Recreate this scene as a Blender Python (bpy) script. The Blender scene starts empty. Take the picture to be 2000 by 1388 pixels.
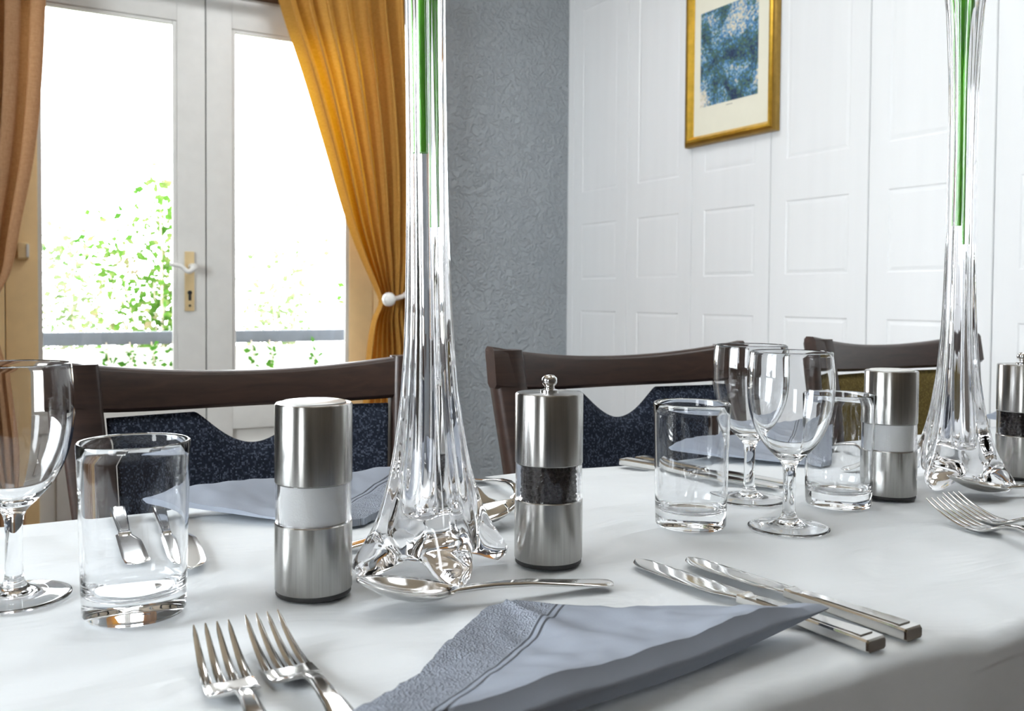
import bpy, bmesh, math, random
from math import sin, cos, pi, radians, sqrt, exp
from mathutils import Vector, Matrix, noise

SC = bpy.context.scene
COL = SC.collection

# ------------------------------------------------------------------ camera
cam_data = bpy.data.cameras.new('camera')
cam = bpy.data.objects.new('camera', cam_data)
COL.objects.link(cam)
cam_data.sensor_width = 36.0
cam_data.lens = 36.0 * 1800.0 / 2000.0
cam_data.shift_y = -64.0 / 2000.0
cam_data.clip_start = 0.02
cam.matrix_world = (Matrix.Translation((0, 0, 0.95)) @ Matrix.Rotation(radians(-30), 4, 'Z')
                    @ Matrix.Rotation(radians(90 - 1.6), 4, 'X') @ Matrix.Rotation(radians(0.4), 4, 'Z'))
cam_data.dof.use_dof = True
cam_data.dof.focus_distance = 0.78
cam_data.dof.aperture_fstop = 14.0
SC.camera = cam

# ------------------------------------------------------------------ sky and lights
SKY = 6.5
world = bpy.data.worlds.new('world')
SC.world = world
world.use_nodes = True
bg = world.node_tree.nodes['Background']
bg.inputs['Color'].default_value = (0.93, 0.97, 1.0, 1)
bg.inputs['Strength'].default_value = SKY


def area_light(name, loc, direction, sx, sy, power, color, portal=False):
    d = bpy.data.lights.new(name, 'AREA')
    d.shape = 'RECTANGLE'
    d.size, d.size_y = sx, sy
    d.energy = power
    d.color = color
    o = bpy.data.objects.new(name, d)
    o.location = loc
    o.rotation_euler = Vector(direction).to_track_quat('-Z', 'Y').to_euler()
    COL.objects.link(o)
    if portal:
        d.cycles.is_portal = True
    return o


# daylight standing in the two windows of the left wall and the door
area_light('window_daylight', (-2.06, -0.95, 1.55), (1, 0, 0), 0.60, 1.25, 1.6, (0.86, 0.94, 1.0))
area_light('window_daylight', (-2.06, 1.10, 1.50), (1, 0, 0), 1.30, 1.25, 24, (0.86, 0.94, 1.0))
# made-up overhead fill for the cloth and the back wall, out of the frame
area_light('overhead_fill', (0.25, 0.66, 2.455), (0, 0, -1), 0.55, 0.55, 2.3, (0.93, 0.97, 1.0))
area_light('overhead_fill', (1.45, 0.66, 2.455), (0, 0, -1), 0.55, 0.55, 4.2, (0.93, 0.97, 1.0))
area_light('overhead_fill', (1.05, 2.35, 2.455), (0, 0, -1), 0.55, 0.55, 6.8, (0.95, 0.97, 1.0))
area_light('door_portal', (0.69, 3.62, 1.25), (0, -1, 0), 1.25, 1.5, 1, (1, 1, 1), portal=True)

SC.view_settings.view_transform = 'Standard'
SC.view_settings.look = 'None'
SC.view_settings.gamma = 1.0
SC.view_settings.use_curve_mapping = False
SC.view_settings.exposure = 0.86

cy = SC.cycles
cy.max_bounces = 24
cy.diffuse_bounces = 5
cy.glossy_bounces = 8
cy.transmission_bounces = 20
cy.transparent_max_bounces = 24
cy.caustics_refractive = True
cy.caustics_reflective = False
cy.blur_glossy = 0.4
cy.sample_clamp_indirect = 0.0
cy.use_denoising = True

# ------------------------------------------------------------------ materials
MATS = {}


def nt(name):
    m = bpy.data.materials.new(name)
    m.use_nodes = True
    MATS[name] = m
    t = m.node_tree
    return m, t, t.nodes['Principled BSDF']


def mapping(t, scale=(1, 1, 1), coord='Object', rot=(0, 0, 0)):
    tc = t.nodes.new('ShaderNodeTexCoord')
    mp = t.nodes.new('ShaderNodeMapping')
    mp.inputs['Scale'].default_value = scale
    mp.inputs['Rotation'].default_value = rot
    t.links.new(tc.outputs[coord], mp.inputs['Vector'])
    return mp.outputs['Vector']


def noise_tex(t, vec, scale, detail=4, rough=0.55, dist=0.0):
    n = t.nodes.new('ShaderNodeTexNoise')
    n.inputs['Scale'].default_value = scale
    n.inputs['Detail'].default_value = detail
    n.inputs['Roughness'].default_value = rough
    n.inputs['Distortion'].default_value = dist
    t.links.new(vec, n.inputs['Vector'])
    return n.outputs['Fac']


def ramp(t, fac, stops):
    r = t.nodes.new('ShaderNodeValToRGB')
    e = r.color_ramp.elements
    while len(e) < len(stops):
        e.new(0.5)
    for el, (p, c) in zip(e, stops):
        el.position = p
        el.color = (c[0], c[1], c[2], 1)
    t.links.new(fac, r.inputs['Fac'])
    return r.outputs['Color']


def bump(t, p, height, strength, dist=0.001, prev=None):
    b = t.nodes.new('ShaderNodeBump')
    b.inputs['Strength'].default_value = strength
    b.inputs['Distance'].default_value = dist
    t.links.new(height, b.inputs['Height'])
    if prev is not None:
        t.links.new(prev, b.inputs['Normal'])
    if p is not None:
        t.links.new(b.outputs['Normal'], p.inputs['Normal'])
    return b.outputs['Normal']


def math_node(t, op, a, b=None):
    n = t.nodes.new('ShaderNodeMath')
    n.operation = op
    for i, v in enumerate((a, b)):
        if v is None:
            continue
        if isinstance(v, (int, float)):
            n.inputs[i].default_value = v
        else:
            t.links.new(v, n.inputs[i])
    return n.outputs[0]


def simple(name, color, rough=0.5, metal=0.0, var=0.08, vscale=20, bscale=None, bstr=0.2, stretch=(1, 1, 1), bdist=0.001, spec=None, coord='Object'):
    m, t, p = nt(name)
    v = mapping(t, stretch, coord)
    n = noise_tex(t, v, vscale)
    lo = tuple(c * (1 - var) for c in color)
    hi = tuple(min(1, c * (1 + var)) for c in color)
    t.links.new(ramp(t, n, [(0.3, lo), (0.7, hi)]), p.inputs['Base Color'])
    p.inputs['Roughness'].default_value = rough
    p.inputs['Metallic'].default_value = metal
    if spec is not None:
        p.inputs['Specular IOR Level'].default_value = spec
    if bscale:
        bump(t, p, noise_tex(t, v, bscale, 5), bstr, bdist)
    return m


def glass(name, color=(1, 1, 1), ior=1.5, rough=0.0):
    m, t, p = nt(name)
    n = noise_tex(t, mapping(t), 3)
    t.links.new(ramp(t, n, [(0.0, tuple(c * 0.995 for c in color)), (1.0, color)]), p.inputs['Base Color'])
    p.inputs['Transmission Weight'].default_value = 1
    p.inputs['IOR'].default_value = ior
    p.inputs['Roughness'].default_value = rough
    return m


def pane_mat():
    m, t, p = nt('pane')
    t.nodes.remove(p)
    out = t.nodes['Material Output']
    tr = t.nodes.new('ShaderNodeBsdfTransparent')
    gl = t.nodes.new('ShaderNodeBsdfGlossy')
    gl.inputs['Roughness'].default_value = 0.02
    mx = t.nodes.new('ShaderNodeMixShader')
    fr = t.nodes.new('ShaderNodeFresnel')
    fr.inputs['IOR'].default_value = 1.3
    t.links.new(fr.outputs[0], mx.inputs[0])
    t.links.new(tr.outputs[0], mx.inputs[1])
    t.links.new(gl.outputs[0], mx.inputs[2])
    t.links.new(mx.outputs[0], out.inputs['Surface'])
    return m


pane_mat()
simple('cloth', (0.80, 0.835, 0.86), 0.85, var=0.02, vscale=8, bscale=900, bstr=0.15, bdist=0.0004, spec=0.2)
_t = MATS['cloth'].node_tree                      # soft creases of a laundered cloth
_b = _t.nodes['Principled BSDF'].inputs['Normal'].links[0].from_node
bump(_t, _t.nodes['Principled BSDF'], noise_tex(_t, mapping(_t, (7, 16, 7), rot=(0, 0, 0.4)), 1.0, 3, 0.5, 1.5), 0.35, 0.010, prev=_b.outputs['Normal'])
simple('white_paint', (0.72, 0.72, 0.69), 0.4, var=0.03)
simple('glow_tinted_paint', (0.95, 0.71, 0.37), 0.5, var=0.04)  # white woodwork with the curtain's orange glow put into its colour
simple('panel_paint', (0.83, 0.85, 0.86), 0.45, var=0.015, vscale=3, bscale=60, bstr=0.12, stretch=(6, 6, 0.5), bdist=0.001)
simple('ceiling_paint', (0.48, 0.39, 0.29), 0.7, var=0.2, vscale=9, stretch=(0.3, 6, 1), bscale=80, bstr=0.1)
simple('plain_wall', (0.16, 0.14, 0.12), 0.8, var=0.03, bscale=80, bstr=0.1)
simple('carpet', (0.16, 0.12, 0.10), 0.95, var=0.3, vscale=120, bscale=300, bstr=0.5)
simple('brass_cream', (0.85, 0.66, 0.36), 0.35, 0.3, var=0.05)
simple('white_plastic', (0.85, 0.85, 0.82), 0.25, var=0.02)
simple('black_rubber', (0.02, 0.02, 0.02), 0.5, var=0.2)
simple('chrome', (0.78, 0.78, 0.79), 0.07, 1.0, var=0.02)
simple('cutlery_steel', (0.70, 0.69, 0.67), 0.10, 1.0, var=0.04, vscale=60)
simple('stem_green', (0.12, 0.48, 0.03), 0.4, var=0.35, vscale=60, stretch=(3, 3, 0.3))
simple('salt', (0.97, 0.985, 0.975), 0.8, var=0.02, bscale=900, bstr=0.3)
simple('pepper', (0.022, 0.015, 0.013), 0.6, var=0.6, vscale=300, bscale=900, bstr=0.5)
simple('gold', (0.80, 0.50, 0.07), 0.28, 0.85, var=0.12, vscale=40)
simple('gold_dark', (0.36, 0.22, 0.05), 0.35, 0.8, var=0.15, vscale=40)
simple('mat_board', (0.82, 0.80, 0.66), 0.8, var=0.015)
simple('rail_grey', (0.052, 0.060, 0.073), 0.6, var=0.1)
simple('terrace_stone', (0.80, 0.78, 0.74), 0.9, var=0.08, vscale=4)
simple('lawn', (0.55, 0.60, 0.42), 0.95, var=0.15, vscale=3)
simple('bark', (0.42, 0.36, 0.28), 0.9, var=0.2)
simple('cord', (0.75, 0.70, 0.66), 0.7, var=0.1, vscale=200, bscale=500, bstr=0.5)
simple('dark_pole', (0.07, 0.035, 0.018), 0.4, var=0.3, vscale=12, stretch=(0.3, 4, 4))
simple('table_wood', (0.20, 0.11, 0.06), 0.5, var=0.3, vscale=15)
glass('clear_glass', (0.985, 0.992, 1.0), 1.48)
glass('vase_glass', (0.985, 0.985, 1.0), 1.48)
glass('sleeve_glass', (0.99, 0.99, 1.0), 1.4)


def wood_mat():
    m, t, p = nt('dark_wood')
    v = mapping(t, (1.5, 14, 14))
    n = noise_tex(t, v, 7, 6, 0.6, 0.8)
    t.links.new(ramp(t, n, [(0.25, (0.026, 0.016, 0.013)), (0.75, (0.060, 0.033, 0.025))]), p.inputs['Base Color'])
    p.inputs['Roughness'].default_value = 0.36
    bump(t, p, n, 0.08, 0.001)


wood_mat()


def brushed():
    m, t, p = nt('brushed_steel')
    v = mapping(t, (1, 1, 0.02))
    n = noise_tex(t, v, 700, 3, 0.6)
    t.links.new(ramp(t, n, [(0.2, (0.36, 0.355, 0.34)), (0.8, (0.50, 0.49, 0.47))]), p.inputs['Base Color'])
    p.inputs['Metallic'].default_value = 1
    p.inputs['Roughness'].default_value = 0.27
    p.inputs['Anisotropic'].default_value = 0.85
    p.inputs['Anisotropic Rotation'].default_value = 0.25
    tg = t.nodes.new('ShaderNodeTangent')
    tg.direction_type = 'RADIAL'
    tg.axis = 'Z'
    t.links.new(tg.outputs[0], p.inputs['Tangent'])


brushed()


def wallpaper():
    m, t, p = nt('grey_wallpaper')
    v = mapping(t)
    p.inputs['Base Color'].default_value = (0.36, 0.395, 0.42, 1)
    n0 = noise_tex(t, v, 3, 2)
    t.links.new(ramp(t, n0, [(0.3, (0.35, 0.385, 0.41)), (0.7, (0.375, 0.41, 0.435))]), p.inputs['Base Color'])
    p.inputs['Roughness'].default_value = 0.6
    a = noise_tex(t, v, 30, 2, 0.5, 2.2)
    r = t.nodes.new('ShaderNodeValToRGB')
    r.color_ramp.elements[0].position = 0.42
    r.color_ramp.elements[1].position = 0.56
    t.links.new(a, r.inputs['Fac'])
    b1 = bump(t, None, r.outputs['Color'], 0.8, 0.006)
    bump(t, p, noise_tex(t, v, 160, 3), 0.2, 0.001, prev=b1)


wallpaper()


def curtain_mat(name, ca, cb, trans):
    m, t, p = nt(name)
    v = mapping(t, (1, 1, 1))
    n = noise_tex(t, mapping(t, (60, 60, 900)), 1.0, 3)
    n2 = noise_tex(t, mapping(t, (900, 900, 60)), 1.0, 3)
    mixn = math_node(t, 'ADD', math_node(t, 'MULTIPLY', n, 0.5), math_node(t, 'MULTIPLY', n2, 0.5))
    c = ramp(t, mixn, [(0.35, ca), (0.65, cb)])
    t.nodes.remove(p)
    d = t.nodes.new('ShaderNodeBsdfDiffuse')
    tl = t.nodes.new('ShaderNodeBsdfTranslucent')
    hs = t.nodes.new('ShaderNodeHueSaturation')
    hs.inputs['Saturation'].default_value = 1.15
    hs.inputs['Value'].default_value = 1.0
    t.links.new(c, hs.inputs['Color'])
    t.links.new(c, d.inputs['Color'])
    t.links.new(hs.outputs['Color'], tl.inputs['Color'])
    b = bump(t, None, mixn, 0.3, 0.0006)
    t.links.new(b, d.inputs['Normal'])
    mx = t.nodes.new('ShaderNodeMixShader')
    mx.inputs[0].default_value = trans
    t.links.new(d.outputs[0], mx.inputs[1])
    t.links.new(tl.outputs[0], mx.inputs[2])
    t.links.new(mx.outputs[0], t.nodes['Material Output'].inputs['Surface'])


curtain_mat('curtain_cloth', (0.46, 0.235, 0.05), (0.68, 0.385, 0.105), 0.32)
curtain_mat('flare_curtain_cloth', (0.40, 0.22, 0.11), (0.60, 0.37, 0.21), 0.28)  # left mustard curtain, lens flare mixed into the cloth colour


def weave_mat(name, base, fleck, density):
    m, t, p = nt(name)
    v = mapping(t, (1, 1, 1))
    vo = t.nodes.new('ShaderNodeTexVoronoi')
    vo.inputs['Scale'].default_value = 520
    vo.inputs['Randomness'].default_value = 0.35
    t.links.new(mapping(t, (1, 0.4, 1.0)), vo.inputs['Vector'])
    sep = t.nodes.new('ShaderNodeSeparateColor')
    t.links.new(vo.outputs['Color'], sep.inputs[0])
    c = ramp(t, sep.outputs[0], [(0.0, base), (1 - density, tuple(x * 1.3 for x in base)), (1.0, fleck)])
    t.links.new(c, p.inputs['Base Color'])
    p.inputs['Roughness'].default_value = 0.9
    p.inputs['Specular IOR Level'].default_value = 0.15
    bump(t, p, vo.outputs['Distance'], 0.6, 0.002)


weave_mat('navy_weave', (0.016, 0.021, 0.034), (0.105, 0.125, 0.175), 0.40)
weave_mat('khaki_weave', (0.13, 0.095, 0.03), (0.26, 0.19, 0.06), 0.3)


def napkin_mat(name, base):
    m, t, p = nt(name)
    uv = t.nodes.new('ShaderNodeUVMap')
    sep = t.nodes.new('ShaderNodeSeparateXYZ')
    t.links.new(uv.outputs[0], sep.inputs[0])
    u = sep.outputs[0]                      # metres from the border edge
    w = sep.outputs[1]                      # metres along it
    t.links.new(ramp(t, noise_tex(t, mapping(t), 60), [(0.3, tuple(c * 0.96 for c in base)), (0.7, base)]), p.inputs['Base Color'])
    p.inputs['Roughness'].default_value = 0.9
    p.inputs['Specular IOR Level'].default_value = 0.1
    band = math_node(t, 'LESS_THAN', u, 0.031)
    def groove(at):
        d = math_node(t, 'ABSOLUTE', math_node(t, 'SUBTRACT', u, at))
        return math_node(t, 'MAXIMUM', math_node(t, 'SUBTRACT', 1.0, math_node(t, 'MULTIPLY', d, 1 / 0.0016)), 0.0)
    l1, l2 = groove(0.0335), groove(0.0378)
    vo = t.nodes.new('ShaderNodeTexVoronoi')
    vo.inputs['Scale'].default_value = 760
    t.links.new(uv.outputs[0], vo.inputs['Vector'])
    rows = math_node(t, 'SINE', math_node(t, 'MULTIPLY', w, 520))
    dots = math_node(t, 'MULTIPLY', math_node(t, 'ADD', vo.outputs['Distance'], math_node(t, 'MULTIPLY', rows, 0.25)), band)
    h = math_node(t, 'SUBTRACT', dots, math_node(t, 'MULTIPLY', math_node(t, 'ADD', l1, l2), 1.6))
    b1 = bump(t, None, h, 1.0, 0.0016)
    bump(t, p, noise_tex(t, mapping(t), 700, 2), 0.12, 0.0005, prev=b1)


napkin_mat('grey_napkin', (0.33, 0.365, 0.43))


def print_mat():
    m, t, p = nt('art_print')
    v = mapping(t, (1, 1, 1))
    n = noise_tex(t, v, 9, 4, 0.6, 0.8)
    big = noise_tex(t, v, 5, 1, 0.5, 0.3)
    vo = t.nodes.new('ShaderNodeTexVoronoi')
    vo.inputs['Scale'].default_value = 170
    t.links.new(v, vo.inputs['Vector'])
    sep = t.nodes.new('ShaderNodeSeparateColor')
    t.links.new(vo.outputs['Color'], sep.inputs[0])
    f = math_node(t, 'ADD', math_node(t, 'MULTIPLY', n, 0.62), math_node(t, 'MULTIPLY', sep.outputs[0], 0.11))
    f = math_node(t, 'ADD', f, math_node(t, 'ADD', math_node(t, 'MULTIPLY', big, 0.25), 0.015))
    c = ramp(t, f, [(0.36, (0.02, 0.035, 0.09)), (0.42, (0.04, 0.10, 0.16)), (0.46, (0.09, 0.17, 0.07)),
                    (0.495, (0.05, 0.18, 0.40)), (0.535, (0.22, 0.42, 0.60)), (0.575, (0.62, 0.58, 0.42)), (0.64, (0.80, 0.76, 0.68))])
    t.links.new(c, p.inputs['Base Color'])
    p.inputs['Roughness'].default_value = 0.5


print_mat()


def leaf_mat(name, stops):
    m, t, p = nt(name)
    n = noise_tex(t, mapping(t), 6, 3)
    c = ramp(t, n, stops)
    t.nodes.remove(p)
    d = t.nodes.new('ShaderNodeBsdfDiffuse')
    tl = t.nodes.new('ShaderNodeBsdfTranslucent')
    t.links.new(c, d.inputs['Color'])
    t.links.new(c, tl.inputs['Color'])
    mx = t.nodes.new('ShaderNodeMixShader')
    mx.inputs[0].default_value = 0.45
    t.links.new(d.outputs[0], mx.inputs[1])
    t.links.new(tl.outputs[0], mx.inputs[2])
    t.links.new(mx.outputs[0], t.nodes['Material Output'].inputs['Surface'])


leaf_mat('leaf_green', [(0.3, (0.035, 0.10, 0.015)), (0.5, (0.07, 0.15, 0.025)), (0.62, (0.16, 0.17, 0.07)), (0.75, (0.19, 0.12, 0.10))])
leaf_mat('leaf_pale', [(0.3, (0.09, 0.16, 0.06)), (0.55, (0.18, 0.22, 0.11)), (0.75, (0.24, 0.19, 0.17))])
leaf_mat('ivy_green', [(0.3, (0.03, 0.11, 0.015)), (0.7, (0.08, 0.19, 0.03))])

# ------------------------------------------------------------------ mesh helpers


class MB:
    """collects shapes and links them as one mesh object"""

    def __init__(self):
        self.v, self.f, self.uv = [], [], None

    def add(self, vs, fs):
        o = len(self.v)
        self.v += [tuple(p) for p in vs]
        self.f += [tuple(i + o for i in f) for f in fs]
        return self

    def box(self, x0, x1, y0, y1, z0, z1, bev=0.0, seg=2):
        bm = bmesh.new()
        bmesh.ops.create_cube(bm, size=1, matrix=Matrix.Translation(((x0 + x1) / 2, (y0 + y1) / 2, (z0 + z1) / 2))
                              @ Matrix.Diagonal((x1 - x0, y1 - y0, z1 - z0, 1)))
        if bev:
            bmesh.ops.bevel(bm, geom=bm.edges[:], offset=bev, segments=seg, affect='EDGES', profile=0.7)
        self.addbm(bm)
        return self

    def addbm(self, bm, mtx=None):
        if mtx is not None:
            bmesh.ops.transform(bm, matrix=mtx, verts=bm.verts)
        bm.verts.index_update()
        self.add([v.co for v in bm.verts], [[v.index for v in f.verts] for f in bm.faces])
        bm.free()

    def lathe(self, prof, n=64, cx=0, cyy=0):
        """profile (r, z) from bottom axis to top axis, or a closed loop when no r is 0"""
        vs, rows = [], []
        for r, z in prof:
            if r < 1e-6:
                rows.append([len(vs)])
                vs.append((cx, cyy, z))
            else:
                rows.append(list(range(len(vs), len(vs) + n)))
                vs += [(cx + r * cos(2 * pi * k / n), cyy + r * sin(2 * pi * k / n), z) for k in range(n)]
        fs = []
        for a, b in zip(rows, rows[1:]):
            for k in range(n):
                k2 = (k + 1) % n
                if len(a) == 1 and len(b) == 1:
                    continue
                if len(a) == 1:
                    fs.append((a[0], b[k2], b[k]))
                elif len(b) == 1:
                    fs.append((a[k], a[k2], b[0]))
                else:
                    fs.append((a[k], a[k2], b[k2], b[k]))
        return self.add(vs, fs)

    def tube(self, pts, rad, n=12, cap=True):
        pts = [Vector(p) for p in pts]
        if not hasattr(rad, '__len__'):
            rad = [rad] * len(pts)
        vs, fs = [], []
        ref = Vector((0, 0, 1))
        d0 = (pts[1] - pts[0]).normalized()
        if abs(d0.dot(ref)) > 0.9:
            ref = Vector((1, 0, 0))
        for i, p in enumerate(pts):
            d = (pts[min(i + 1, len(pts) - 1)] - pts[max(i - 1, 0)]).normalized()
            a = d.cross(ref).normalized()
            b = a.cross(d).normalized()
            ref = b
            for k in range(n):
                w = 2 * pi * k / n
                vs.append(p + (a * cos(w) + b * sin(w)) * rad[i])
        for i in range(len(pts) - 1):
            for k in range(n):
                k2 = (k + 1) % n
                fs.append((i * n + k, i * n + k2, (i + 1) * n + k2, (i + 1) * n + k))
        if cap:
            fs.append(tuple(range(n))[::-1])
            fs.append(tuple((len(pts) - 1) * n + k for k in range(n)))
        return self.add(vs, fs)

    def loft(self, secs):
        n = len(secs[0])
        vs = [p for s in secs for p in s]
        fs = []
        for i in range(len(secs) - 1):
            for k in range(n):
                k2 = (k + 1) % n
                fs.append((i * n + k, i * n + k2, (i + 1) * n + k2, (i + 1) * n + k))
        fs.append(tuple(range(n))[::-1])
        fs.append(tuple((len(secs) - 1) * n + k for k in range(n)))
        return self.add(vs, fs)

    def strip(self, st, k=9):
        """st: (y, z, halfwidth, thickness, hollow, x); a strip running along y"""
        secs = []
        for y, z, w, th, dep, x in st:
            top, bot = [], []
            for i in range(k):
                u = -1 + 2 * i / (k - 1)
                zz = z - dep * (1 - u * u)
                e = sqrt(max(0, 1 - abs(u) ** 5)) * 0.7 + 0.3
                top.append((x + u * w, y, zz + th * 0.5 * e))
                bot.append((x + u * w, y, zz - th * 0.5 * e))
            secs.append(top + bot[::-1])
        return self.loft(secs)

    def build(self, name, mat, parent=None, loc=None, smooth=True, angle=40):
        me = bpy.data.meshes.new(name)
        me.from_pydata(self.v, [], self.f)
        bm = bmesh.new()
        bm.from_mesh(me)
        bmesh.ops.recalc_face_normals(bm, faces=bm.faces)
        bm.to_mesh(me)
        bm.free()
        me.materials.append(MATS[mat])
        if smooth:
            me.polygons.foreach_set('use_smooth', [True] * len(me.polygons))
            if angle < 180:
                me.set_sharp_from_angle(angle=radians(angle))
        o = bpy.data.objects.new(name, me)
        COL.objects.link(o)
        if parent is not None:
            o.parent = parent
        if loc is not None:
            o.location = loc
        return o


def tag(o, label=None, cat=None, group=None, kind=None):
    if label:
        o['label'] = label
    if cat:
        o['category'] = cat
    if group:
        o['group'] = group
    if kind:
        o['kind'] = kind
    return o


def thing(name, label, cat, loc=(0, 0, 0), rz=0.0, group=None, rx=0.0):
    o = bpy.data.objects.new(name, None)
    o.empty_display_size = 0.05
    COL.objects.link(o)
    o.location = loc
    o.rotation_euler = (rx, 0, rz)
    return tag(o, label, cat, group)


def struct_empty(name, label=None):
    o = bpy.data.objects.new(name, None)
    o.empty_display_size = 0.05
    COL.objects.link(o)
    return tag(o, label, None, None, 'structure')


def copy_tree(o, parent=None):
    c = o.copy()
    COL.objects.link(c)
    if parent is not None:
        c.parent = parent
    for ch in list(o.children):
        copy_tree(ch, c)
    return c


def place_copy(src, label, loc, rz=0.0, rx=0.0):
    c = copy_tree(src)
    c.location = loc
    c.rotation_euler = (rx, 0, rz)
    c['label'] = label
    return c


def lerp(a, b, t):
    return a + (b - a) * t


def curve(pts, x):
    """smooth interpolation through (x, y) points"""
    if x <= pts[0][0]:
        return pts[0][1]
    for i in range(len(pts) - 1):
        if x <= pts[i + 1][0]:
            x0, y0 = pts[i]
            x1, y1 = pts[i + 1]
            def slope(j):
                if j <= 0 or j >= len(pts) - 1:
                    a, b = max(0, j - 1), min(len(pts) - 1, j + 1)
                    return (pts[b][1] - pts[a][1]) / (pts[b][0] - pts[a][0])
                return (pts[j + 1][1] - pts[j - 1][1]) / (pts[j + 1][0] - pts[j - 1][0])
            h = x1 - x0
            t = (x - x0) / h
            m0, m1 = slope(i) * h, slope(i + 1) * h
            return ((2 * t ** 3 - 3 * t ** 2 + 1) * y0 + (t ** 3 - 2 * t ** 2 + t) * m0
                    + (-2 * t ** 3 + 3 * t ** 2) * y1 + (t ** 3 - t ** 2) * m1)
    return pts[-1][1]


# ------------------------------------------------------------------ the room
XL, XR, YF, YB, ZC = -1.90, 2.209, -2.30, 3.35, 2.50
DX0, DX1, DZ = 0.02, 1.363, 2.03

tag(MB().box(XL - 0.2, XR + 0.2, YF - 0.2, YB + 0.25, -0.08, 0).build('floor', 'carpet', smooth=False), 'brown carpet floor of the dining room', kind='structure')
tag(MB().box(XL - 0.2, XR + 0.2, YF - 0.2, YB + 0.25, ZC, ZC + 0.08).build('ceiling', 'ceiling_paint', smooth=False), 'brown timber ceiling', kind='structure')
w = MB()
w.box(XL, DX0, YB, YB + 0.25, 0, ZC).box(DX1, XR, YB, YB + 0.25, 0, ZC).box(DX0, DX1, YB, YB + 0.25, DZ, ZC)
tag(w.build('wall_back', 'grey_wallpaper', smooth=False), 'grey textured wallpaper wall around the glazed doors', kind='structure')
tag(MB().box(XL - 0.2, XR + 0.2, YF - 0.2, YF, 0, ZC).build('wall_front', 'plain_wall', smooth=False), 'plain wall behind the viewer', kind='structure')

# left wall with two window openings
wins = [(-1.28, -0.62, 0.90, 2.20), (0.43, 1.77, 0.85, 2.15)]
w = MB()
w.box(XL - 0.14, XL, YF, wins[0][0], 0, ZC).box(XL - 0.14, XL, wins[0][1], wins[1][0], 0, ZC).box(XL - 0.14, XL, wins[1][1], YB + 0.25, 0, ZC)
for y0, y1, z0, z1 in wins:
    w.box(XL - 0.14, XL, y0, y1, 0, z0).box(XL - 0.14, XL, y0, y1, z1, ZC)
tag(w.build('wall_left', 'plain_wall', smooth=False), 'plain wall with two windows', kind='structure')
for i, (y0, y1, z0, z1) in enumerate(wins):
    e = struct_empty('window_%d' % (i + 1), 'white framed window in the left wall')
    f = MB()
    f.box(XL - 0.10, XL - 0.05, y0, y0 + 0.04, z0, z1).box(XL - 0.10, XL - 0.05, y1 - 0.04, y1, z0, z1)
    f.box(XL - 0.10, XL - 0.05, y0 + 0.04, y1 - 0.04, z0, z0 + 0.04).box(XL - 0.10, XL - 0.05, y0 + 0.04, y1 - 0.04, z1 - 0.04, z1)
    f.build('window_frame', 'white_paint', e, smooth=False)
    MB().box(XL - 0.08, XL - 0.075, y0 + 0.04, y1 - 0.04, z0 + 0.04, z1 - 0.04).build('glass_pane', 'pane', e, smooth=False)

for lx, ly, wh in ((0.25, 0.66, 'the left half of the table'), (1.45, 0.66, 'the right half of the table'), (1.05, 2.35, 'the floor by the glazed doors')):  # lamp bodies added to go with the overhead fill
    e = thing('fill_lamp', 'added flat square fill lamp, unseen, above ' + wh, 'lamp', (lx, ly, 2.46), group='added fill lamps')
    f = MB()
    f.box(-0.31, 0.31, -0.31, -0.285, 0, 0.04).box(-0.31, 0.31, 0.285, 0.31, 0, 0.04).box(-0.31, -0.285, -0.285, 0.285, 0, 0.04).box(0.285, 0.31, -0.285, 0.285, 0, 0.04)
    f.build('housing', 'white_plastic', e, smooth=False)
    MB().box(-0.285, 0.285, -0.285, 0.285, 0.005, 0.012).build('diffuser', 'white_plastic', e, smooth=False)

# right wall: boards with moulded fields, each board a part
wr = MB().box(XR + 0.012, XR + 0.2, YF, YB + 0.25, 0, ZC).build('wall_right', 'plain_wall', smooth=False)
tag(wr, 'white panelled wall with moulded rectangular fields', kind='structure')


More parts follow.
